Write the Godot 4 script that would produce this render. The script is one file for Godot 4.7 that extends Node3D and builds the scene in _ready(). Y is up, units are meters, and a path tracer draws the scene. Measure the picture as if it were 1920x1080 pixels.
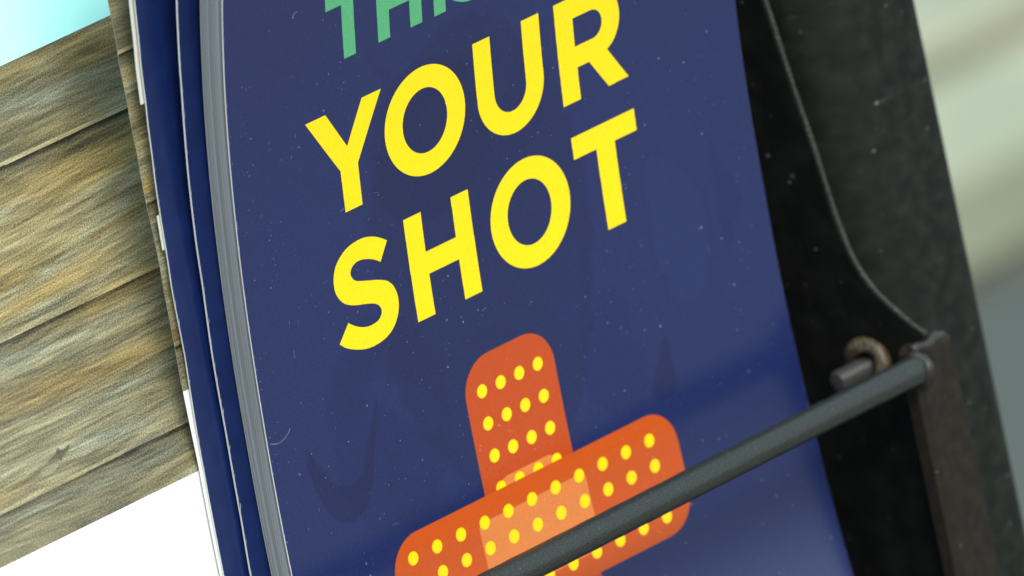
extends Node3D
# A close-up of navy brochures in a black metal literature rack.
# Working frame ("sheet frame"), millimetres: u to the right across the front brochure, v down it, n into it.

const LEAN := 7.2            # degrees the brochures lean back
const WOOD := 240.0
const RACK_TILT := 4.6       # the rack frame leans back this much more
const HEIGHT := 1.15         # metres, brochure centre above the ground
var frame: Transform3D       # sheet frame (x right, y up, z out, metres) to world
var rng := RandomNumberGenerator.new()
var prof_y := PackedFloat32Array()
var prof_n := PackedFloat32Array()
var M := {}
var names := {}

func _ready() -> void:
	rng.seed = 20
	frame = Transform3D(Basis(Vector3.RIGHT, deg_to_rad(-LEAN)), Vector3(0, HEIGHT, 0))
	make_camera_and_light()
	make_profile()
	make_materials()
	make_ground()
	make_bench()
	make_rack()
	make_brochures()
	make_wood_leaflets()

# ---------------------------------------------------------------- camera, sky, sun, exposure
func make_camera_and_light() -> void:
	var cam := Camera3D.new()
	cam.name = "camera"
	var at := CameraAttributesPhysical.new()
	at.frustum_focal_length = 667.2
	at.frustum_focus_distance = 2.283
	at.exposure_aperture = 34.0
	at.frustum_near = 0.1
	at.frustum_far = 4000.0
	cam.attributes = at
	add_child(cam)
	cam.fov = rad_to_deg(2.0 * atan(540.0 / 30003.0))
	cam.near = 0.1
	cam.far = 4000.0
	var right := Vector3(0.68592, -0.1481, 0.71245)
	var up := Vector3(0.33621, 0.9328, -0.12979)
	var fwd := Vector3(0.64535, -0.32856, -0.68962)
	var pos := -fwd * 2.310802 - right * 0.000216 - up * 0.001446
	var b := Basis(right, up, -fwd).orthonormalized()
	cam.transform = frame * Transform3D(b, pos)
	cam.current = true

	var env := Environment.new()
	env.background_mode = Environment.BG_SKY
	var sm := ProceduralSkyMaterial.new()
	sm.sky_top_color = Color(0.62, 0.70, 0.76)
	sm.sky_horizon_color = Color(0.82, 0.87, 0.86)
	sm.sky_curve = 0.2
	sm.ground_bottom_color = Color(0.30, 0.31, 0.29)
	sm.ground_horizon_color = Color(0.42, 0.44, 0.42)
	sm.sun_angle_max = 1.0
	sm.sky_energy_multiplier = 1.0
	var sky := Sky.new()
	sky.sky_material = sm
	env.sky = sky
	env.background_energy_multiplier = 1.0
	env.tonemap_mode = Environment.TONE_MAPPER_LINEAR
	env.tonemap_exposure = 2.3
	env.sdfgi_enabled = true
	env.ssao_enabled = true
	env.ssil_enabled = true
	var we := WorldEnvironment.new()
	we.name = "world_environment"
	we.environment = env
	add_child(we)

	var sun := DirectionalLight3D.new()
	sun.name = "sun"
	sun.light_energy = 0.5
	sun.light_color = Color(1.0, 0.97, 0.91)
	sun.light_angular_distance = 24.0
	sun.shadow_enabled = true
	add_child(sun)
	sun.look_at_from_position(Vector3(-0.34, 1.0, 0.62), Vector3.ZERO, Vector3.UP)

# ---------------------------------------------------------------- small helpers
func numbered(called: String) -> String:
	if not names.has(called):
		names[called] = 0
		return called
	names[called] += 1
	return "%s_%03d" % [called, names[called]]

func tag(o: Node3D, label: String, category: String, group := "") -> Node3D:
	o.set_meta("label", label)
	o.set_meta("category", category)
	if group != "":
		o.set_meta("group", group)
	return o

# sheet frame millimetres to sheet-frame metres (x, y, z)
func loc(p: Vector3) -> Vector3:
	return Vector3((p.x - 52.5), -p.y, -p.z) * 0.001

func thing(called: String, at: Vector3, label: String, category: String, group := "") -> Node3D:
	var o := Node3D.new()
	o.name = numbered(called)
	add_child(o)
	o.transform = frame * Transform3D(Basis(), loc(at))
	o.set_meta("base", at)
	return tag(o, label, category, group)

func world_thing(called: String, at: Vector3, label: String, category: String, group := "") -> Node3D:
	var o := Node3D.new()
	o.name = numbered(called)
	add_child(o)
	o.position = at
	return tag(o, label, category, group)

func obj(called: String, st: SurfaceTool, mat: Material, parent: Node, normals := true) -> MeshInstance3D:
	if normals:
		st.generate_normals()
	var m := MeshInstance3D.new()
	m.name = called
	m.mesh = st.commit()
	m.material_override = mat
	parent.add_child(m, true)
	return m

func begin(smooth := false) -> SurfaceTool:
	var st := SurfaceTool.new()
	st.begin(Mesh.PRIMITIVE_TRIANGLES)
	st.set_smooth_group(0 if smooth else -1)
	return st

# a, b, c, d run clockwise as seen from outside
func quad(st: SurfaceTool, a: Vector3, b: Vector3, c: Vector3, d: Vector3, ua := Vector2.ZERO, ub := Vector2(1, 0), uc := Vector2(1, 1), ud := Vector2(0, 1)) -> void:
	var p := [a, b, c, a, c, d]
	var t := [ua, ub, uc, ua, uc, ud]
	for i in 6:
		st.set_uv(t[i])
		st.add_vertex(p[i])

func tri(st: SurfaceTool, a: Vector3, b: Vector3, c: Vector3) -> void:
	for p in [a, b, c]:
		st.set_uv(Vector2.ZERO)
		st.add_vertex(p)

func make_profile() -> void:     # the gentle bow of the brochures along their height
	var y := 0.0
	var n := 0.0
	var step := 0.25
	prof_y.resize(961); prof_n.resize(961)
	for i in 961:
		prof_y[i] = y; prof_n[i] = n
		var v := -120.0 + i * step
		var x := clampf(v, -95.0, 95.0) / 50.0
		var ph := -0.12733 * x + 0.00617 * x * x - 0.02284 * x * x * x
		y += cos(ph) * step; n += sin(ph) * step
	var y0 := prof_y[480]
	var n0 := prof_n[480]
	for i in 961:
		prof_y[i] -= y0; prof_n[i] -= n0

func bow(u: float, v: float, n: float) -> Vector3:
	var k := clampf((v + 120.0) * 4.0, 0.0, 959.0)
	var i := int(k)
	var f := k - i
	return Vector3(u, lerpf(prof_y[i], prof_y[i + 1], f), lerpf(prof_n[i], prof_n[i + 1], f) + n)

func table(t: Array, v: float) -> float:      # [[v, value], ...]
	if v <= t[0][0]:
		return t[0][1]
	for i in t.size() - 1:
		if v <= t[i + 1][0]:
			var f: float = (v - t[i][0]) / (t[i + 1][0] - t[i][0])
			f = f * f * (3.0 - 2.0 * f) * 0.4 + f * 0.6
			return lerpf(t[i][1], t[i + 1][1], f)
	return t[-1][1]

# ---------------------------------------------------------------- pictures
func noise_image(w: int, h: int, freq: float, sd: int, oct := 3, kind := FastNoiseLite.TYPE_SIMPLEX_SMOOTH) -> Image:
	var f := FastNoiseLite.new()
	f.seed = sd
	f.noise_type = kind
	f.frequency = freq
	f.fractal_octaves = oct
	return f.get_image(w, h, false, false, true)

func stretched(w0: int, h0: int, w: int, h: int, freq: float, sd: int, oct := 3) -> PackedByteArray:
	var im := noise_image(w0, h0, freq, sd, oct)
	im.convert(Image.FORMAT_L8)
	im.resize(w, h, Image.INTERPOLATE_CUBIC)
	return im.get_data()

func picture(im: Image) -> ImageTexture:
	im.generate_mipmaps()
	return ImageTexture.create_from_image(im)

# an even-odd scanline fill; loops are in millimetres, ink is a one-row picture (its alpha blends)
func fill(im: Image, loops: Array, ink: Image, sc: float, org: Vector2) -> void:
	var lo := 1e9
	var hi := -1e9
	for l in loops:
		for p in l:
			lo = minf(lo, p.y); hi = maxf(hi, p.y)
	var y0 := maxi(0, int(floor((lo - org.y) * sc)))
	var y1 := mini(im.get_height() - 1, int(ceil((hi - org.y) * sc)))
	var ends := {}
	for l in loops:
		for i in l.size():
			var a: Vector2 = (l[i] - org) * sc
			var b: Vector2 = (l[(i + 1) % l.size()] - org) * sc
			if a.y > b.y:
				var s := a; a = b; b = s
			var r0 := maxi(y0, int(ceil(a.y - 0.5)))
			var r1 := mini(y1, int(ceil(b.y - 0.5)) - 1)
			for r in range(r0, r1 + 1):
				var x := a.x + (b.x - a.x) * (r + 0.5 - a.y) / (b.y - a.y)
				if not ends.has(r):
					ends[r] = []
				ends[r].append(x)
	for r in ends:
		var e: Array = ends[r]
		e.sort()
		for k in range(0, e.size() - 1, 2):
			var xa := maxi(0, int(round(e[k])))
			var xb := mini(im.get_width(), int(round(e[k + 1])))
			if xb > xa:
				im.blend_rect(ink, Rect2i(0, 0, xb - xa, 1), Vector2i(xa, r))

func ink(c: Color, w := 3000) -> Image:
	var im := Image.create(w, 1, false, Image.FORMAT_RGBA8)
	im.fill(c)
	return im

func pts(a: Array) -> PackedVector2Array:
	var o := PackedVector2Array()
	for i in range(0, a.size(), 2):
		o.append(Vector2(a[i], a[i + 1]))
	return o

func spline(p: PackedVector2Array, closed := false) -> PackedVector2Array:
	var o := PackedVector2Array()
	var n := p.size()
	for i in (n if closed else n - 1):
		var a := p[(i - 1 + n) % n] if closed or i > 0 else p[0]
		var b := p[i]
		var c := p[(i + 1) % n]
		var d := p[(i + 2) % n] if closed or i + 2 < n else p[n - 1]
		for k in 6:
			o.append(b.cubic_interpolate(c, a, d, k / 6.0))
	if not closed:
		o.append(p[n - 1])
	return o

func arc(c: Vector2, rx: float, ry: float, a0: float, a1: float, n := 24) -> PackedVector2Array:
	var o := PackedVector2Array()
	for i in n + 1:
		var t := deg_to_rad(lerpf(a0, a1, float(i) / n))
		o.append(c + Vector2(cos(t) * rx, sin(t) * ry))
	return o

func round_box(x0: float, y0: float, x1: float, y1: float, r: float) -> PackedVector2Array:
	var o := arc(Vector2(x1 - r, y0 + r), r, r, -90, 0, 10)
	o.append_array(arc(Vector2(x1 - r, y1 - r), r, r, 0, 90, 10))
	o.append_array(arc(Vector2(x0 + r, y1 - r), r, r, 90, 180, 10))
	o.append_array(arc(Vector2(x0 + r, y0 + r), r, r, 180, 270, 10))
	return o

func letter_s() -> PackedVector2Array:
	var a := spline(pts([28.91, -14.33, 27.72, -15.13, 26.36, -15.82, 24.67, -16.3, 22.91, -16.36, 21.08, -16.05, 19.46, -15.24, 18.21, -14.04, 17.55, -12.52, 17.42, -11.03, 17.71, -9.82, 18.51, -8.58, 19.53, -7.79, 21.17, -7.11, 22.86, -6.68, 24.54, -6.16, 25.46, -5.6, 25.9, -4.87, 25.81, -4.13, 25.17, -3.48, 24.08, -3.22, 22.75, -3.26, 21.36, -3.69, 20.17, -4.35, 19.14, -5.12]))
	a.append_array(spline(pts([16.85, -2.65, 17.98, -1.69, 19.85, -0.77, 21.81, -0.18, 23.84, -0.04, 26.0, -0.38, 27.67, -1.25, 28.87, -2.69, 29.43, -4.25, 29.45, -5.79, 28.92, -7.31, 27.82, -8.48, 26.04, -9.27, 24.08, -9.87, 22.13, -10.49, 21.35, -11.04, 20.96, -11.84, 21.13, -12.55, 21.89, -13.15, 23.1, -13.33, 24.66, -12.97, 26.03, -12.36, 27.09, -11.65])))
	return a

func cover_print() -> Image:
	var org := Vector2(-0.5, -71.0)
	var sc := 27.5
	var navy := Color8(25, 36, 84)
	var im := Image.create(2920, 4070, false, Image.FORMAT_RGBA8)
	im.fill(navy)
	# the tone-on-tone picture printed faintly under the lettering, plus a painted-in dark reflection
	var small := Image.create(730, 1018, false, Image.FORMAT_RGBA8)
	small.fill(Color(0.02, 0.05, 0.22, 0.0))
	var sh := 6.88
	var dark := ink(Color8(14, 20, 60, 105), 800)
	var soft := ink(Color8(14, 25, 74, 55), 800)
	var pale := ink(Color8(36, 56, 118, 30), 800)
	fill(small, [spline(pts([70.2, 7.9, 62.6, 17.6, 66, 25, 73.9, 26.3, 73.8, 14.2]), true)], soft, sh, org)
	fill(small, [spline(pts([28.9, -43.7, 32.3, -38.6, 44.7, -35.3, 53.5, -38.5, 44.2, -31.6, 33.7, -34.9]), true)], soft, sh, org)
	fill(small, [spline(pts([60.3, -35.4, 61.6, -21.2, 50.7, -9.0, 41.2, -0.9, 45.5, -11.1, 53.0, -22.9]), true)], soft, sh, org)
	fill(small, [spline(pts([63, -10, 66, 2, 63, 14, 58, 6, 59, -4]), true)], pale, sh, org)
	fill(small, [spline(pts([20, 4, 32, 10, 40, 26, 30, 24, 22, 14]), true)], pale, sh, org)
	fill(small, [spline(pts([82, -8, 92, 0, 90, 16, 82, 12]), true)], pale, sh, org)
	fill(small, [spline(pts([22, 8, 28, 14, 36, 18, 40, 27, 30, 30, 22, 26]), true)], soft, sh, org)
	fill(small, [arc(Vector2(47, -6), 22, 36, 0, 360, 40)], ink(Color8(13, 22, 62, 70), 800), sh, org)  # broad ellipses: dark reflection on the glossy cover, put into the ink
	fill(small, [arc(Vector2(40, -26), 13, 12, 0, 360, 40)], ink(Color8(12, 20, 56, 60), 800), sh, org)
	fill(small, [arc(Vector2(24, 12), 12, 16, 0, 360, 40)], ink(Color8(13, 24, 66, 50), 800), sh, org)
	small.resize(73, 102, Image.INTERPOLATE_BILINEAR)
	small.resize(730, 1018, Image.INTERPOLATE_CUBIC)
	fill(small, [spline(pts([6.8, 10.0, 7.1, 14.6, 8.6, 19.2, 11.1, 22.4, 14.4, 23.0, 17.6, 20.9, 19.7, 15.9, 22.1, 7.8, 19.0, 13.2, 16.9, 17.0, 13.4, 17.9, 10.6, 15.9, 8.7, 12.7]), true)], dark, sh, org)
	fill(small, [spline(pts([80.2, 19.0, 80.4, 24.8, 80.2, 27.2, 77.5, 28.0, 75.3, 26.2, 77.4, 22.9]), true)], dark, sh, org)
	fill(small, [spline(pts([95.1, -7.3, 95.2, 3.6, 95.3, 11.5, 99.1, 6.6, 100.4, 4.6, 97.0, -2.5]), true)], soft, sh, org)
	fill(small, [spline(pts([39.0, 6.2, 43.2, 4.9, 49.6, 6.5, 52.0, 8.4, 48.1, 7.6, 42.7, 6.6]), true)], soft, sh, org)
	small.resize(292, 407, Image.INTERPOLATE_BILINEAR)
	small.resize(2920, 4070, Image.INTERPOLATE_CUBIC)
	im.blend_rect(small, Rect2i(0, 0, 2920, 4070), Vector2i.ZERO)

	var green := ink(Color8(82, 168, 116))
	var yellow := ink(Color8(253, 216, 0))
	# top line, cut by the edge of the picture
	fill(im, [pts([20.75, -54.95, 29.75, -54.95, 29.75, -52.6, 26.42, -52.6, 26.5, -44.14, 24.05, -44.14, 23.92, -52.6, 20.75, -52.6])], green, sc, org)
	fill(im, [pts([31.05, -54.95, 33.5, -54.95, 33.5, -50.75, 37.7, -50.75, 37.7, -54.95, 40.2, -54.95, 40.2, -44.12, 37.75, -44.12, 37.7, -48.42, 33.52, -48.42, 33.56, -44.12, 31.1, -44.12])], green, sc, org)
	fill(im, [pts([42.62, -54.95, 45.08, -54.95, 45.08, -44.1, 42.68, -44.1])], green, sc, org)
	var s1 := letter_s()
	for i in s1.size():
		s1[i] = Vector2(46.4 + 0.68 * (s1[i].x - 17.42), -44.12 + 0.68 * (s1[i].y + 0.2))
	fill(im, [s1], green, sc, org)
	# second line
	fill(im, [pts([15.34, -37.05, 19.49, -37.05, 23.26, -30.9, 26.97, -37.08, 30.94, -37.08, 25.08, -27.7, 25.06, -21.26, 21.54, -21.26, 21.46, -27.6])], yellow, sc, org)
	fill(im, [arc(Vector2(39.14, -29.26), 8.3, 8.22, 0, 360, 72), arc(Vector2(39.12, -29.24), 4.58, 4.88, 0, 360, 60)], yellow, sc, org)
	var uo := pts([49.9, -37.17, 53.48, -37.17, 53.48, -27.9])
	uo.append_array(arc(Vector2(56.78, -27.9), 3.3, 3.5, 180, 0, 30))
	uo.append_array(pts([60.04, -37.2, 63.7, -37.2, 63.74, -27.9]))
	uo.append_array(arc(Vector2(56.83, -27.9), 6.91, 6.9, 0, 180, 48))
	fill(im, [uo], yellow, sc, org)
	var ro := pts([66.85, -37.23])
	ro.append_array(arc(Vector2(74.7, -31.75), 5.5, 5.48, -90, 52, 30))
	ro.append_array(pts([77.05, -26.87, 80.84, -21.3, 76.63, -21.26, 73.15, -26.25, 70.68, -26.25, 70.75, -21.28, 67.08, -21.28]))
	var ri := pts([70.6, -29.5, 70.6, -33.9])
	ri.append_array(arc(Vector2(74.3, -31.7), 2.2, 2.2, -90, 90, 20))
	fill(im, [ro, ri], yellow, sc, org)
	# third line
	fill(im, [letter_s()], yellow, sc, org)
	fill(im, [pts([32.55, -16.1, 36.18, -16.1, 36.16, -9.95, 42.45, -9.95, 42.42, -16.1, 46.0, -16.1, 46.06, -0.28, 42.48, -0.28, 42.43, -6.54, 36.22, -6.54, 36.25, -0.3, 32.66, -0.3])], yellow, sc, org)
	fill(im, [arc(Vector2(57.8, -8.34), 8.26, 8.25, 0, 360, 72), arc(Vector2(57.62, -8.42), 4.54, 4.92, 0, 360, 60)], yellow, sc, org)
	fill(im, [pts([67.78, -16.2, 81.1, -16.2, 81.14, -12.78, 76.43, -12.78, 76.5, -0.2, 72.68, -0.2, 72.57, -12.8, 67.84, -12.8])], yellow, sc, org)
	# the crossed plasters
	var orange := ink(Color8(182, 68, 19))
	var orange2 := ink(Color8(192, 78, 22))
	var pad := ink(Color8(214, 124, 62))
	fill(im, [round_box(39.2, 8.75, 57.75, 67.9, 5.7)], orange, sc, org)
	fill(im, [pts([43.1, 29.0, 43.1, 27.85, 44.2, 27.5, 52.8, 27.5, 53.8, 27.8, 53.8, 29.0])], pad, sc, org)
	for i in 4:
		for j in 11:
			if j < 4 or j > 6:
				fill(im, [arc(Vector2(42.64 + 3.905 * i, 13.94 + 4.955 * j), 1.02, 1.02, 0, 360, 28)], yellow, sc, org)
	fill(im, [round_box(18.9, 28.88, 78.5, 47.46, 5.7)], orange2, sc, org)
	fill(im, [round_box(36.75, 32.42, 59.2, 44.2, 1.0)], pad, sc, org)
	for i in 11:
		for j in 4:
			fill(im, [arc(Vector2(23.08 + 4.985 * i, 32.48 + 3.93 * j + 0.014 * i), 1.02, 1.02, 0, 360, 28)], yellow, sc, org)
	im.resize(1460, 2035, Image.INTERPOLATE_BILINEAR)
	# fine grain of the ink, then dust, scuffs and a few fibres lying on the cover
	for tile in 2:
		var w := 512
		var g := Image.create(w, w, false, Image.FORMAT_RGBA8)
		var bytes := PackedByteArray()
		bytes.resize(w * w * 4)
		for i in w * w:
			var x := rng.randf()
			var c := 255 if x > 0.52 else 0
			bytes[i * 4] = c; bytes[i * 4 + 1] = c; bytes[i * 4 + 2] = c
			bytes[i * 4 + 3] = int(absf(x - 0.52) * (26.0 if c == 0 else 16.0))
		g.set_data(w, w, false, Image.FORMAT_RGBA8, bytes)
		if tile == 1:
			g.resize(1024, 1024, Image.INTERPOLATE_CUBIC)
		for yy in range(0, 2035, g.get_height()):
			for xx in range(0, 1460, g.get_width()):
				im.blend_rect(g, Rect2i(0, 0, g.get_width(), g.get_height()), Vector2i(xx, yy))
	var o2 := Vector2(-0.5, -71.0)
	var drift := FastNoiseLite.new()
	drift.seed = 8
	drift.frequency = 0.045
	for i in 2300:
		var c := Vector2(pow(rng.randf(), 1.25) * 105.0, rng.randf_range(-68, 70))
		if rng.randf() > 0.35 + 1.4 * drift.get_noise_2d(c.x, c.y) + 0.2:
			continue
		var r := 0.05 + 0.085 * pow(rng.randf(), 4.0)
		var d := ink(Color(0.72, 0.75, 0.78, rng.randf_range(0.12, 0.75)), 40)
		var a := rng.randf() * 180.0
		var sp := PackedVector2Array()
		for k in 8:
			sp.append(c + Vector2(cos(k * TAU / 8) * r * rng.randf_range(0.7, 2.0), sin(k * TAU / 8) * r).rotated(a))
		fill(im, [sp], d, 13.75, o2)
	for i in 46:
		var c := Vector2(rng.randf() * 100.0, rng.randf_range(-66, 66))
		hair(im, c, rng.randf_range(0.5, 1.5), rng.randf() * TAU, rng.randf_range(-1.8, 1.8), rng.randf_range(0.15, 0.4), o2)
	hair(im, Vector2(0.5, 6.6), 4.8, 0.5, -1.5, 0.62, o2)
	hair(im, Vector2(14.2, -54.0), 1.4, -1.7, 2.2, 0.7, o2)
	hair(im, Vector2(20.5, -21.9), 1.0, 0.5, -1.6, 0.6, o2)
	return im

func hair(im: Image, c: Vector2, length: float, dir: float, bend: float, alpha: float, org: Vector2) -> void:
	var l := PackedVector2Array()
	var r := PackedVector2Array()
	var p := c
	var n := 14
	for i in n + 1:
		var t := dir + bend * i / n
		var side := Vector2(-sin(t), cos(t)) * 0.045
		l.append(p + side)
		r.insert(0, p - side)
		p += Vector2(cos(t), sin(t)) * length / n
	l.append_array(r)
	fill(im, [l], ink(Color(0.72, 0.76, 0.76, alpha), 120), 13.75, org)

# the printed photograph of weathered boards, 99 x 64.2 mm, boards running across
func wood_print() -> Image:
	var w := 1287
	var h := 835
	var streak := stretched(24, 200, w, h, 0.085, 3, 3)
	var fine := stretched(40, 420, w, h, 0.12, 11, 3)
	var hue := stretched(10, 60, w, h, 0.10, 21, 3)
	var blue := stretched(22, 140, w, h, 0.07, 31, 3)
	var wave := stretched(7, 16, w, h, 0.12, 41, 2)
	var patch := stretched(70, h, w, h, 0.14, 61, 3)
	var grit := noise_image(w, h, 0.24, 51, 2)
	grit.convert(Image.FORMAT_L8)
	var gd := grit.get_data()
	var seams := [-51.2, -28.5, -7.0]
	var tone := [0.92, 1.06, 1.0, 0.92]
	var bytes := PackedByteArray()
	bytes.resize(w * h * 3)
	for y in h:
		var t := -64.2 + (y + 0.5) / 13.0
		var board := 0
		for sm in seams:
			if t > sm:
				board += 1
		var k: float = tone[board]
		for x in w:
			var i := y * w + x
			var yw := clampi(y + int((wave[i] - 128) * 0.16 + x * 0.012), 0, h - 1)
			var j := yw * w + x
			var a := streak[j] / 255.0
			var b := fine[j] / 255.0
			var c := gd[i] / 255.0
			var v := (a - 0.5) * 0.34 + (b - 0.5) * 0.30 + (c - 0.5) * 0.72 + (patch[j] / 255.0 - 0.5) * 0.46
			for q in 3:
				var dt: float = t - seams[q] - (wave[i] - 128) * 0.003
				if dt > 0.0 and dt < 4.0:
					v -= (0.52 if q == 0 else 0.36) * exp(-dt * (0.55 if q == 0 else 0.8)) + (0.16 if dt < 0.5 else 0.0)
				elif dt <= 0.0 and dt > -0.6:
					v += 0.40 if q == 0 else 0.16
			var o := clampf((hue[j] / 255.0 - 0.40) * 2.2, 0.0, 1.0)
			var bl := clampf((blue[j] / 255.0 - 0.52) * 2.8, 0.0, 1.0) * clampf(v + 0.5, 0.0, 1.0)
			var l := clampf(0.60 + v * 0.62, 0.10, 1.0) * k
			var r := l * lerpf(0.84, 0.885, o)
			var g := l * lerpf(0.805, 0.78, o)
			var bb := l * lerpf(0.63, 0.50, o)
			r = lerpf(r, l * 0.84, bl); g = lerpf(g, l * 0.90, bl); bb = lerpf(bb, l * 0.82, bl)
			bytes[i * 3] = clampi(int(r * WOOD), 0, 255)
			bytes[i * 3 + 1] = clampi(int(g * WOOD), 0, 255)
			bytes[i * 3 + 2] = clampi(int(bb * WOOD), 0, 255)
	var im := Image.create_from_data(w, h, false, Image.FORMAT_RGB8, bytes)
	im.convert(Image.FORMAT_RGBA8)
	# a dark knot low on the boards
	var o3 := Vector2(-60, -64.2)
	fill(im, [spline(pts([-24.6, -10.5, -22.9, -11.0, -21.9, -11.7, -21.2, -11.1, -19.6, -11.5, -20.4, -10.7, -21.6, -10.3, -22.3, -9.9, -22.8, -10.4]), true)], ink(Color8(62, 46, 32, 140), 200), 13.0, o3)
	fill(im, [spline(pts([-27.0, -9.4, -25.2, -10.0, -23.0, -9.6, -25.0, -8.8]), true)], ink(Color8(190, 190, 160, 70), 200), 13.0, o3)
	return im

# ---------------------------------------------------------------- materials
func paint(c: Color, rough := 0.6, spec := 0.5) -> StandardMaterial3D:
	var m := StandardMaterial3D.new()
	m.albedo_color = c
	m.roughness = rough
	m.metallic_specular = spec
	return m

# two tones mottled by noise, laid on in space; per_m repeats a metre
func mottled(lo: Color, hi: Color, per_m: float, freq: float, sd: int, rough: float, bump := 0.0, spec := 0.5, specks := 0, speck_size := 1.0) -> StandardMaterial3D:
	var w := 512
	var a := noise_image(w, w, freq, sd, 5)
	a.convert(Image.FORMAT_L8)
	var d := a.get_data()
	var bytes := PackedByteArray()
	bytes.resize(w * w * 4)
	var r := RandomNumberGenerator.new()
	r.seed = sd
	for i in w * w:
		var c := lo.lerp(hi, clampf((d[i] / 255.0 - 0.25) * 1.8 + r.randf_range(-0.12, 0.12), 0.0, 1.0))
		bytes[i * 4] = c.r8; bytes[i * 4 + 1] = c.g8; bytes[i * 4 + 2] = c.b8; bytes[i * 4 + 3] = 255
	var im := Image.create_from_data(w, w, false, Image.FORMAT_RGBA8, bytes)
	for k in specks:
		var p := Vector2(r.randf(), r.randf()) * 500.0 + Vector2(4, 4)
		var rr := (0.7 + 1.6 * pow(r.randf(), 3.0)) * speck_size
		fill(im, [arc(p, rr * r.randf_range(0.8, 1.8), rr, 0, 360, 8)], ink(Color(0.55, 0.57, 0.53, r.randf_range(0.2, 0.8)), 16), 1.0, Vector2.ZERO)
	var m := StandardMaterial3D.new()
	m.albedo_texture = picture(im)
	m.roughness = rough
	m.metallic_specular = spec
	m.uv1_triplanar = true
	m.uv1_scale = Vector3.ONE * per_m
	if bump > 0.0:
		m.heightmap_enabled = true
		m.heightmap_texture = picture(a)
		m.heightmap_scale = bump
	return m

func make_materials() -> void:
	M.cover = paint(Color.WHITE, 0.2, 0.54)
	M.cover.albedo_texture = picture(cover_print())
	M.navy = mottled(Color8(13, 29, 76), Color8(17, 35, 84), 18.0, 0.02, 4, 0.3, 0.0, 0.5, 12)
	M.paper = paint(Color(0.80, 0.82, 0.83), 0.85, 0.3)
	M.slip = paint(Color(0.84, 0.84, 0.78), 0.8, 0.3)
	M.white = paint(Color(0.93, 0.94, 0.93), 0.4, 0.4)
	M.cyan = paint(Color(0.70, 0.98, 0.98), 0.4, 0.4)
	M.wood = paint(Color.WHITE, 0.4, 0.4)
	M.wood.albedo_texture = picture(wood_print())
	M.black = mottled(Color8(10, 11, 11), Color8(20, 22, 20), 14.0, 0.018, 7, 0.55, 0.004, 0.3, 60)
	M.post = mottled(Color8(20, 24, 22), Color8(34, 37, 34), 16.0, 0.03, 9, 0.6, 0.004, 0.26, 60)
	M.rod = mottled(Color8(9, 11, 11), Color8(60, 66, 61), 60.0, 0.10, 13, 0.38, 0.0015, 0.5, 50, 2.2)
	M.bar = mottled(Color8(34, 31, 28), Color8(42, 38, 33), 22.0, 0.03, 15, 0.6, 0.002, 0.22, 30)
	M.lip = mottled(Color8(30, 33, 31), Color8(84, 80, 72), 120.0, 0.03, 33, 0.5, 0.002, 0.3)
	M.rust = mottled(Color8(36, 28, 20), Color8(100, 90, 70), 90.0, 0.03, 17, 0.5, 0.004, 0.5)
	M.bolt = mottled(Color8(34, 35, 36), Color8(60, 60, 60), 90.0, 0.03, 19, 0.45, 0.0, 0.5)
	M.weld = mottled(Color8(24, 27, 26), Color8(54, 48, 42), 140.0, 0.03, 23, 0.5, 0.006, 0.5)
	M.bench = mottled(Color8(134, 142, 122), Color8(158, 156, 134), 3.0, 0.012, 27, 0.6)
	M.bench_frame = mottled(Color8(132, 120, 100), Color8(156, 144, 122), 5.0, 0.02, 28, 0.6)
	M.ground = mottled(Color8(66, 73, 69), Color8(86, 92, 86), 0.7, 0.012, 29, 0.9)
	M.reflection_slab = mottled(Color8(106, 106, 102), Color8(132, 130, 126), 0.9, 0.02, 30, 0.85)

# ---------------------------------------------------------------- the setting
func make_ground() -> void:
	var g := MeshInstance3D.new()
	g.name = "ground"
	var pm := PlaneMesh.new()
	pm.size = Vector2(3000, 3000)
	g.mesh = pm
	g.material_override = M.ground
	g.set_meta("kind", "structure")
	add_child(g)
	var p := MeshInstance3D.new()  # unseen pale slab, added to keep the cover's reflection bright
	p.name = "reflection_slab"
	var st := begin()
	box(st, Vector3(-12.0, -0.2, -0.35), Vector3(14.0, 0.1, 9.0), 0.01)
	st.generate_normals()
	p.mesh = st.commit()
	p.material_override = M.reflection_slab
	p.set_meta("kind", "structure")
	add_child(p)

func box(st: SurfaceTool, lo: Vector3, hi: Vector3, b: float) -> void:    # chamfered box, metres
	var c := (lo + hi) / 2.0
	var h := (hi - lo) / 2.0
	var i := h - Vector3.ONE * b
	for ax in 3:
		var p := (ax + 1) % 3
		var q := (ax + 2) % 3
		for s in [-1.0, 1.0]:
			var f: Array = []
			for k in [[-1, -1], [1, -1], [1, 1], [-1, 1]]:
				var v := Vector3.ZERO
				v[ax] = h[ax] * s; v[p] = i[p] * k[0]; v[q] = i[q] * k[1]
				f.append(c + v)
			face(st, f, c)
		for s in [-1.0, 1.0]:
			for t in [-1.0, 1.0]:
				var f2: Array = []
				for k in [[0, -1], [0, 1], [1, 1], [1, -1]]:
					var v := Vector3.ZERO
					v[ax] = i[ax] * k[1]
					v[p] = (h[p] if k[0] == 0 else i[p]) * s
					v[q] = (i[q] if k[0] == 0 else h[q]) * t
					f2.append(c + v)
				face(st, f2, c)
	for s in [-1.0, 1.0]:
		for t in [-1.0, 1.0]:
			for r in [-1.0, 1.0]:
				var f3 := [c + Vector3(h.x * s, i.y * t, i.z * r), c + Vector3(i.x * s, h.y * t, i.z * r), c + Vector3(i.x * s, i.y * t, h.z * r)]
				face(st, f3, c)

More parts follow.
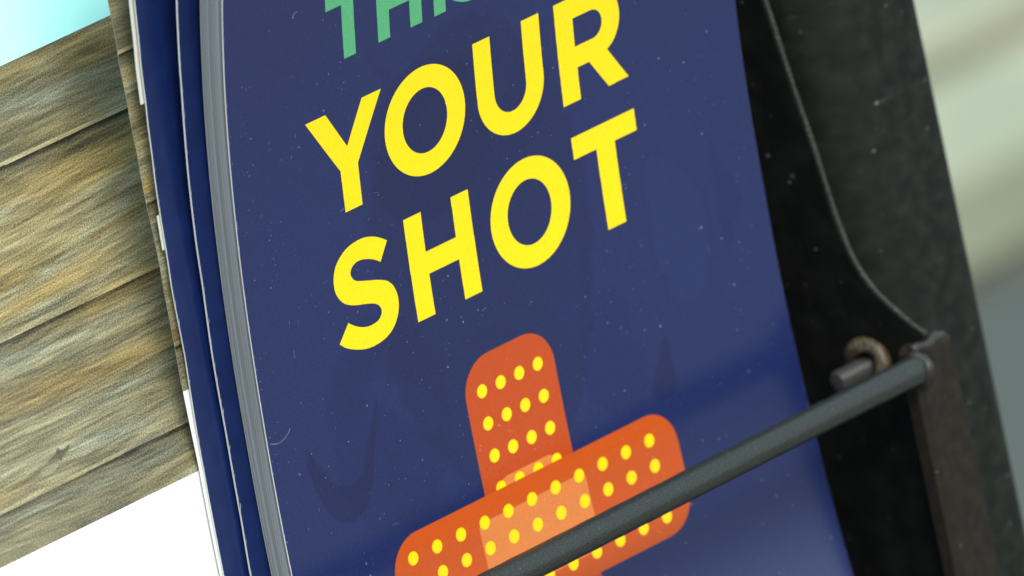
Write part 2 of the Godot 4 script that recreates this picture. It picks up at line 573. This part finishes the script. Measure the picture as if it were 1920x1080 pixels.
func face(st: SurfaceTool, f: Array, c: Vector3) -> void:      # winds a flat face so that it looks away from c
	var n: Vector3 = (f[1] - f[0]).cross(f[2] - f[0])
	if n.dot(f[0] - c) > 0.0:
		f.reverse()
	for k in range(1, f.size() - 1):
		tri(st, f[0], f[k], f[k + 1])

func make_bench() -> void:
	var at := Vector3(1.1, 0.0, -0.85)
	var o := world_thing("bench", at, "pale green slatted bench, out of focus behind the black rack", "bench")
	for k in 6:
		var z := 0.063 - 0.054 * k
		var st := begin()
		box(st, Vector3(-0.62, 0.59, z - 0.040), Vector3(0.62, 0.62, z), 0.004)
		obj("slat", st, M.bench, o)
	for z in [0.016, -0.2]:
		var sb := begin()
		box(sb, Vector3(-0.46, 0.565, z - 0.016), Vector3(0.46, 0.588, z + 0.016), 0.002)
		obj("batten", sb, M.bench_frame, o)
	for s in [-1.0, 1.0]:
		var st := begin()
		box(st, Vector3(s * 0.5 - 0.03, 0.54, -0.245), Vector3(s * 0.5 + 0.03, 0.588, 0.06), 0.004)
		obj("rail", st, M.bench_frame, o)
		for t in [-0.22, 0.03]:
			var sl := begin()
			box(sl, Vector3(s * 0.5 - 0.028, 0.0, t - 0.024), Vector3(s * 0.5 + 0.028, 0.5385, t + 0.024), 0.004)
			obj("leg", sl, M.bench_frame, o)

# ---------------------------------------------------------------- the rack
func pre_of(o: Node3D) -> Transform3D:        # sheet-frame metres to the thing's own axes
	return o.transform.affine_inverse() * frame

var rack_pre: Transform3D
func rk(u: float, v: float, n: float) -> Vector3:
	return rack_pre * loc(Vector3(u, v, n))

# a shape drawn in (u, n), rounded, run along the rack's own height from y0 to y1 (metres in rack axes)
func rack_prism(st: SurfaceTool, shape: PackedVector2Array, y0: float, y1: float, cuts := 1) -> void:
	var k := shape.size()
	for c in cuts:
		var a := lerpf(y0, y1, float(c) / cuts)
		var b := lerpf(y0, y1, float(c + 1) / cuts)
		for i in k:
			var p := shape[i]
			var q := shape[(i + 1) % k]
			quad(st, Vector3(p.x, b, p.y), Vector3(q.x, b, q.y), Vector3(q.x, a, q.y), Vector3(p.x, a, p.y))
	st.set_smooth_group(-1)
	for i in range(1, k - 1):
		tri(st, Vector3(shape[0].x, y1, shape[0].y), Vector3(shape[i + 1].x, y1, shape[i + 1].y), Vector3(shape[i].x, y1, shape[i].y))
		tri(st, Vector3(shape[0].x, y0, shape[0].y), Vector3(shape[i].x, y0, shape[i].y), Vector3(shape[i + 1].x, y0, shape[i + 1].y))

func tube(st: SurfaceTool, path: PackedVector3Array, rad: PackedFloat32Array, sides := 14, closed := false) -> void:
	var n := path.size()
	var rings: Array = []
	var side := Vector3.ZERO
	for i in n:
		var d := path[(i + 1) % n] - path[(i - 1 + n) % n] if closed else path[mini(i + 1, n - 1)] - path[maxi(i - 1, 0)]
		d = d.normalized()
		if side == Vector3.ZERO:
			side = d.cross(Vector3(0.31, 0.77, 0.55)).normalized()
		side = (side - d * side.dot(d)).normalized()
		var up := d.cross(side)
		var ring := PackedVector3Array()
		for k in sides:
			var t := TAU * k / sides
			ring.append(path[i] + (side * cos(t) + up * sin(t)) * rad[i])
		rings.append(ring)
	for i in (n if closed else n - 1):
		var a: PackedVector3Array = rings[i]
		var b: PackedVector3Array = rings[(i + 1) % n]
		for k in sides:
			var l := (k + 1) % sides
			quad(st, a[k], b[k], b[l], a[l])
	if not closed:
		for e in [0, n - 1]:
			for k in sides:
				var l := (k + 1) % sides
				if e == 0:
					tri(st, path[0], rings[0][k], rings[0][l])
				else:
					tri(st, path[e], rings[e][l], rings[e][k])

func make_rack() -> void:
	var o := Node3D.new()
	o.name = numbered("literature_rack")
	add_child(o)
	# its origin: the corner where the front rod meets the right-hand bar
	o.transform = frame * Transform3D(Basis(Vector3.RIGHT, deg_to_rad(-RACK_TILT)), loc(Vector3(117, 28, -16)))
	tag(o, "black metal literature rack with a round front rod, bracket and wide corner post", "rack")
	rack_pre = pre_of(o)

	# back sheet behind all the brochures
	var st := begin()
	box(st, Vector3(-0.265, -0.125, -0.122), Vector3(0.0062, 0.27, -0.12), 0.0005)
	obj("back_panel", st, M.black, o)
	# pocket floor
	st = begin()
	box(st, Vector3(-0.265, -0.078, -0.1195), Vector3(-0.0003, -0.0764, 0.0065), 0.0004)
	obj("pocket_floor", st, M.black, o)

	# wide rounded post on the right
	for s in 2:
		var shape := PackedVector2Array()
		var x0 := 0.0078 if s == 0 else -0.29
		var x1 := x0 + 0.0225
		var zf := -0.0163
		var zb := -0.047
		for c in [[0, 0, 180.0, 0.004], [0, 1, 90.0, 0.011], [1, 1, 0.0, 0.0045], [1, 0, -90.0, 0.004]]:
			var r: float = c[3]
			for k in 13:
				var t := deg_to_rad(c[2] + 90.0 - 90.0 * k / 12.0)
				shape.append(Vector2((x0 + r if c[0] == 0 else x1 - r) + cos(t) * r, (zb + r if c[1] == 0 else zf - r) + sin(t) * r))
		st = begin(true)
		rack_prism(st, shape, -1.04, 0.3, 4)
		obj("corner_post", st, M.post, o)

	# side plate of the pocket with its swept front edge
	var curve := pts([-75, 20, -50, 14, -34, 10.2, -19.5, 6.9, -8.0, 4.2, 3.9, 1.2, 13.0, -0.9, 19.0, -2.9, 23.3, -5.7, 26.2, -9.2, 28.6, -13.1, 30.0, -16.0])
	var edge := spline(curve)
	var front := PackedVector3Array()
	for p in edge:
		front.append(rk(117.0, p.x, p.y))
	var tail := Vector3(0, -0.006, -0.003)
	front.append(Vector3(0.0, -0.076, tail.z))
	st = begin()
	for i in front.size() - 1:
		var a := front[i]
		var b := front[i + 1]
		var a2 := Vector3(a.x, a.y, -0.1195)
		var b2 := Vector3(b.x, b.y, -0.1195)
		quad(st, a2, a, b, b2)
		var w := Vector3(0.0012, 0, 0)
		quad(st, b2 + w, b + w, a + w, a2 + w)
		quad(st, a, a + w, b + w, b)
	obj("side_plate", st, M.black, o)
	var lip := PackedVector3Array()
	var rad := PackedFloat32Array()
	for i in edge.size():
		lip.append(rk(117.6, edge[i].x, edge[i].y - 0.2))
		rad.append(0.00036 + 0.00004 * sin(i * 0.7))
	st = begin(true)
	tube(st, lip, rad, 10)
	obj("plate_lip", st, M.lip, o)

	# front bar, below the corner
	st = begin()
	box(st, Vector3(-0.0026, -0.15, -0.0042), Vector3(0.0062, -0.0034, -0.0001), 0.0009)
	obj("front_bar", st, M.bar, o)
	# the lumpy weld on top of it
	st = begin(true)
	var wp := PackedVector3Array()
	var wr := PackedFloat32Array()
	for i in 15:      # a bead along the top of the bar, where the swept edge runs out
		var t := i / 14.0
		wp.append(Vector3(lerpf(-0.0022, 0.0050, t), -0.0037 + 0.00015 * sin(t * 11.0), lerpf(-0.0006, -0.0012, t)))
		wr.append(0.0010 * (0.55 + 0.45 * sin(PI * clampf(t, 0.12, 0.88))) * (1.0 + 0.12 * sin(t * 19.0)))
	tube(st, wp, wr, 12)
	wp = PackedVector3Array()
	wr = PackedFloat32Array()
	for i in 20:      # and a rough collar round the end of the rod
		var t := TAU * i / 20
		var c := rk(114.7, 34.4, -16.5)
		wp.append(c + Vector3(0.0002 * sin(t * 3.0), sin(t) * 0.0020, cos(t) * 0.0020))
		wr.append(0.00075 * (1.0 + 0.25 * sin(t * 4.0 + 1.0)))
	tube(st, wp, wr, 10, true)
	obj("weld", st, M.weld, o)

	# retaining rod across the pocket
	st = begin(true)
	var rp := PackedVector3Array()
	var rr := PackedFloat32Array()
	for i in 141:
		var u := lerpf(-140.0, 115.6, i / 140.0)
		rp.append(rk(u, 34.4 - 0.0006 * (117.0 - u) + 0.06 * sin(u * 0.05), -16.5))
		rr.append(0.00222 + 0.00002 * sin(u * 0.9) + 0.00001 * sin(u * 2.3))
	tube(st, rp, rr, 40)
	obj("front_rod", st, M.rod, o)

	# bolt with rusty ring behind the rod end
	st = begin(true)
	var bp := PackedVector3Array()
	var br := PackedFloat32Array()
	for i in 57:
		var u := lerpf(109.4, 116.9, i / 56.0)
		bp.append(rk(u, 36.4, -4.5))
		br.append(0.00165 + 0.00018 * cos(i * PI / 2.0) - (0.0006 if i == 0 else 0.0))
	tube(st, bp, br, 20)
	obj("bolt", st, M.bolt, o)
	st = begin(true)
	var tp := PackedVector3Array()
	var tr := PackedFloat32Array()
	for i in 24:
		var t := TAU * i / 24
		tp.append(rk(115.7 + 0.4 * sin(t * 2.0), 35.7 + cos(t) * 3.1, -5.2 + sin(t) * 3.1))
		tr.append(0.0012 + 0.0001 * sin(t * 3.0))
	tube(st, tp, tr, 12, true)
	obj("bolt_ring", st, M.rust, o)

# ---------------------------------------------------------------- the navy brochures
# one bowed sheet: front face, back face and cut edges; left and right are tables of u by v
func sheet_front(o: Node3D, called: String, mat: Material, left: Array, right: Array, v0: float, v1: float, n: float, uv_box := Rect2(0, 0, 1, 1), rows := 148, cols := 8, fan := 0.0) -> MeshInstance3D:
	var pre := pre_of(o)
	var st := begin(true)
	for i in rows:
		for j in cols:
			var q: Array = []
			var t: Array = []
			for k in [[0, 0], [1, 0], [1, 1], [0, 1]]:
				var v := lerpf(v0, v1, float(i + k[1]) / rows)
				var u := lerpf(table(left, v), table(right, v), float(j + k[0]) / cols)
				q.append(pre * loc(bow(u, v, n + fan * table(FAN, v))))
				t.append(Vector2((u - uv_box.position.x) / uv_box.size.x, (v - uv_box.position.y) / uv_box.size.y))
			quad(st, q[0], q[1], q[2], q[3], t[0], t[1], t[2], t[3])
	return obj(called, st, mat, o)

func sheet_edges(o: Node, pre: Transform3D, called: String, mat: Material, left: Array, right: Array, v0: float, v1: float, n: float, thick: float, chip: float, sd: int, fan := 0.0) -> void:
	var st := begin()
	var rows := int((v1 - v0) / 0.55)
	var r := RandomNumberGenerator.new()
	r.seed = sd
	var chips := PackedFloat32Array()
	for i in rows + 1:
		var c := chip * (0.25 + 0.35 * r.randf())
		if r.randf() < 0.10:
			c += chip * r.randf_range(0.8, 2.6)
		chips.append(c)
	for i in rows:
		var va := lerpf(v0, v1, float(i) / rows)
		var vb := lerpf(v0, v1, float(i + 1) / rows)
		var na := n + fan * table(FAN, va)
		var nb := n + fan * table(FAN, vb)
		for side in 2:
			var e: Array = left if side == 0 else right
			var sg := 1.0 if side == 0 else -1.0
			var ua := table(e, va)
			var ub := table(e, vb)
			var f0 := pre * loc(bow(ua + sg * chips[i], va, na - 0.012))
			var f1 := pre * loc(bow(ub + sg * chips[i + 1], vb, nb - 0.012))
			var m0 := pre * loc(bow(ua - sg * 0.01, va, na + 0.05))
			var m1 := pre * loc(bow(ub - sg * 0.01, vb, nb + 0.05))
			var b0 := pre * loc(bow(ua - sg * 0.01, va, na + thick))
			var b1 := pre * loc(bow(ub - sg * 0.01, vb, nb + thick))
			if side == 0:
				quad(st, m0, f0, f1, m1)
				quad(st, b0, m0, m1, b1)
			else:
				quad(st, f0, m0, m1, f1)
				quad(st, m0, b0, b1, m1)
		var la := pre * loc(bow(table(left, va), va, na + thick))
		var lb := pre * loc(bow(table(left, vb), vb, nb + thick))
		var ra := pre * loc(bow(table(right, va), va, na + thick))
		var rb := pre * loc(bow(table(right, vb), vb, nb + thick))
		quad(st, ra, la, lb, rb)
	for v in [v0, v1]:
		var nv: float = n + fan * table(FAN, v)
		var a := pre * loc(bow(table(left, v), v, nv))
		var b := pre * loc(bow(table(right, v), v, nv))
		var c := pre * loc(bow(table(right, v), v, nv + thick))
		var d := pre * loc(bow(table(left, v), v, nv + thick))
		if v == v0:
			quad(st, d, c, b, a)
		else:
			quad(st, a, b, c, d)
	obj(called, st, mat, o)

func make_brochures() -> void:
	# the thick front brochure
	var L := [[-72.0, 0.12], [-30.0, 0.05], [0.0, 0.0], [30.0, -0.2], [77.0, -0.3]]
	var R := [[-72.0, 103.6], [-25.0, 104.15], [9.0, 105.1], [40.0, 105.5], [77.0, 105.2]]
	var o := thing("brochure", Vector3(52.5, 77, 4.6), "thick navy brochure in front, yellow lettering and crossed orange plasters on its cover", "brochure")
	var pre := pre_of(o)
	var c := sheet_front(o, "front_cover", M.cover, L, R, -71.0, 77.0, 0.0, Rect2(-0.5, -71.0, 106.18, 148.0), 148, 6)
	sheet_edges(c, pre, "cut_edge", M.paper, L, R, -71.0, 77.0, 0.0, 0.22, 0.045, 5)
	# the block of pages: every few leaves stand a hair proud of the next
	var block := Node3D.new()
	block.name = "page_block"
	o.add_child(block)
	var pages := 40
	var n := 0.62
	var pm: Array = []
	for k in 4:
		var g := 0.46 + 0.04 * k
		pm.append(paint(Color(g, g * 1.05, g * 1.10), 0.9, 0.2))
	var rp := RandomNumberGenerator.new()
	rp.seed = 77
	for k in pages:
		var th := 0.1
		var off := rp.randf_range(-0.05, 0.07) + 0.22 - 0.1 * (1.0 - absf(k / 20.0 - 1.0))
		var lp := [[-71.0, off - 0.1 + rp.randf_range(-0.03, 0.03)], [-30.0, off + 0.05], [0.0, off + rp.randf_range(-0.04, 0.04)], [30.0, off - 0.25 + rp.randf_range(-0.03, 0.03)], [77.0, off - 0.3]]
		var st := begin()
		var rows := 74
		for i in rows:
			var va := lerpf(-70.6, 76.6, float(i) / rows)
			var vb := lerpf(-70.6, 76.6, float(i + 1) / rows)
			var e := [pre * loc(bow(table(lp, va), va, n)), pre * loc(bow(table(lp, vb), vb, n)), pre * loc(bow(table(lp, vb), vb, n + th * 0.93)), pre * loc(bow(table(lp, va), va, n + th * 0.93))]
			quad(st, e[3], e[0], e[1], e[2])
			var x := [pre * loc(bow(104.4, va, n)), pre * loc(bow(104.4, vb, n)), pre * loc(bow(104.4, vb, n + th * 0.93)), pre * loc(bow(104.4, va, n + th * 0.93))]
			quad(st, e[0], x[0], x[1], e[1])
			quad(st, x[0], x[3], x[2], x[1])
			quad(st, x[3], e[3], e[2], x[2])
		obj("page", st, pm[rp.randi() % 4], block)
		n += th
	var cb := sheet_front(o, "back_cover", M.navy, [[0.0, 0.35]], [[0.0, 104.9]], -71.0, 77.0, n + 0.02, Rect2(0, -71, 105, 148), 74, 2)
	sheet_edges(cb, pre, "cut_edge", M.paper, [[0.0, 0.35]], [[0.0, 104.9]], -71.0, 77.0, n + 0.02, 0.2, 0.02, 6)

	# the thin leaflet behind it, sticking out to the left
	L = [[-75.0, -3.3], [-63.0, -3.15], [-47.0, -3.0], [-36.0, -3.1], [-25.0, -3.1], [-17.8, -2.9], [-7.6, -3.0], [4.3, -2.85], [17.0, -3.0], [26.0, -3.4], [77.0, -4.2]]
	R = [[0.0, 101.5]]
	o = thing("leaflet", Vector3(52.5, 77, 5.5), "thin plain navy leaflet directly behind the lettered brochure, worn white left edge", "leaflet")
	pre = pre_of(o)
	c = sheet_front(o, "front_page", M.navy, L, R, -74.0, 77.0, 5.02, Rect2(0, -71, 105, 148), 148, 4, 0.1)
	sheet_edges(c, pre, "cut_edge", M.paper, L, R, -74.0, 77.0, 5.02, 0.30, 0.085, 8, 0.1)

	# the next one, further out
	L = [[-76.0, -7.7], [-47.0, -7.5], [-33.0, -7.55], [-19.5, -7.5], [-8.2, -7.1], [6.0, -7.45], [16.2, -7.5], [25.0, -7.6], [77.0, -9.0]]
	R = [[0.0, 97.0]]
	o = thing("leaflet", Vector3(52.5, 77, 6.4), "plain navy leaflet furthest back of the stack, wide strip showing beside the wood print", "leaflet")
	pre = pre_of(o)
	c = sheet_front(o, "front_page", M.navy, L, R, -75.0, 77.0, 5.98, Rect2(0, -71, 105, 148), 148, 4, 0.45)
	sheet_edges(c, pre, "cut_edge", M.paper, L, R, -75.0, 77.0, 5.98, 0.24, 0.05, 9, 0.45)

	# two cream paper slips caught behind it
	var slips := [["long cream paper slip peeking out behind the navy leaflet at the top left", -78.0, -47.3, -7.9],
		["short cream paper tab, a sliver, peeking out halfway down the navy leaflet", -30.2, -25.0, -7.75]]
	for s in slips:
		o = thing("paper_slip", Vector3(20, s[2], 6.6), s[0], "paper", "paper slips")
		pre = pre_of(o)
		c = sheet_front(o, "front_page", M.slip, [[0.0, s[3]]], [[0.0, 40.0]], s[1], s[2], 6.36, Rect2(0, 0, 1, 1), 20, 2, 0.5)
		sheet_edges(c, pre, "cut_edge", M.paper, [[0.0, s[3]]], [[0.0, 40.0]], s[1], s[2], 6.36, 0.16, 0.01, 12, 0.5)

# ---------------------------------------------------------------- leaflets with a printed wood picture
# placed by a function (s, t, depth) -> sheet frame; s = 0 right edge, t = 0 lower edge of the wood picture
func leaflet_panel(o: Node3D, called: String, mat: Material, put: Callable, s0: float, s1: float, t0: float, t1: float, cols: int, rows: int) -> void:
	var pre := pre_of(o)
	var st := begin(true)
	for i in rows:
		for j in cols:
			var q: Array = []
			var w: Array = []
			for k in [[0, 0], [1, 0], [1, 1], [0, 1]]:
				var s := lerpf(s0, s1, float(j + k[0]) / cols)
				var t := lerpf(t0, t1, float(i + k[1]) / rows)
				q.append(pre * loc(put.call(s, t, 0.0)))
				w.append(Vector2((s - s0) / (s1 - s0), (t + 64.2) / 64.2))
			quad(st, q[0], q[1], q[2], q[3], w[0], w[1], w[2], w[3])
	obj(called, st, mat, o)

func leaflet_backing(o: Node3D, put: Callable, s0: float, s1: float, t0: float, t1: float, th: float) -> void:
	var pre := pre_of(o)
	var st := begin()
	var rows := 330
	for i in rows:
		var ta := lerpf(t0, t1, float(i) / rows)
		var tb := lerpf(t0, t1, float(i + 1) / rows)
		var a: Array = []
		for d in [0.03, th]:
			for s in [s0, s1]:
				for t in [ta, tb]:
					a.append(pre * loc(put.call(s, t, d)))
		quad(st, a[4], a[0], a[1], a[5])
		quad(st, a[2], a[6], a[7], a[3])
		quad(st, a[6], a[4], a[5], a[7])
		if i == 0:
			quad(st, a[4], a[6], a[2], a[0])
		if i == rows - 1:
			quad(st, a[1], a[3], a[7], a[5])
	obj("cut_edge", st, M.paper, o)

# the sheets behind the stack fan out: the further back, the more they fall away at the top
const FAN := [[-90.0, 15.0], [-67.0, 9.5], [-55.0, 6.9], [-46.0, 5.2], [-38.0, 3.9], [-22.5, 1.75], [-9.0, 0.85], [9.0, 0.0], [30.0, 0.0]]

func put_flat(s: float, t: float, d: float) -> Vector3:
	var v := -3.45 + t
	return bow(-7.97 + s, v, 6.4 + d + table(FAN, v))

func put_back(s: float, t: float, d: float) -> Vector3:
	var c := Vector3(-6.93, 8.8, 7.0)
	if t > 0.0:      # below the picture it straightens up and stands on the pocket floor
		return Vector3(c.x + s, 0, 0) + bow(0.0, c.y + t, c.z + d)
	return c + Vector3(s, 0.9063 * t, -0.4226 * t) + Vector3(0, 0.4226, 0.9063) * d

func make_wood_leaflets() -> void:
	var o := thing("leaflet", Vector3(43, 77, 8), "leaflet with sharp wood-board print, a narrow strip beside the navy stack", "leaflet", "wood print leaflets")
	leaflet_panel(o, "wood_picture", M.wood, put_flat, 0.0, 99.0, -64.2, 0.0, 4, 130)
	leaflet_panel(o, "white_panel", M.white, put_flat, 0.0, 99.0, 0.0, 79.0, 2, 160)
	leaflet_panel(o, "cyan_panel", M.cyan, put_flat, 0.0, 99.0, -85.0, -64.2, 2, 42)
	leaflet_backing(o, put_flat, 0.0, 99.0, -85.0, 79.0, 0.06)
	o = thing("leaflet", Vector3(-15, 77, 9), "blurred leaflet leaning back, wood-board print between a cyan and a white panel", "leaflet", "wood print leaflets")
	leaflet_panel(o, "wood_picture", M.wood, put_back, -60.0, 39.0, -64.2, 0.0, 6, 20)
	leaflet_panel(o, "white_panel", M.white, put_back, -60.0, 39.0, 0.0, 66.0, 2, 132)
	leaflet_panel(o, "cyan_panel", M.cyan, put_back, -60.0, 39.0, -90.0, -64.2, 6, 12)
	leaflet_backing(o, put_back, -60.0, 39.0, -90.0, 66.0, 0.2)
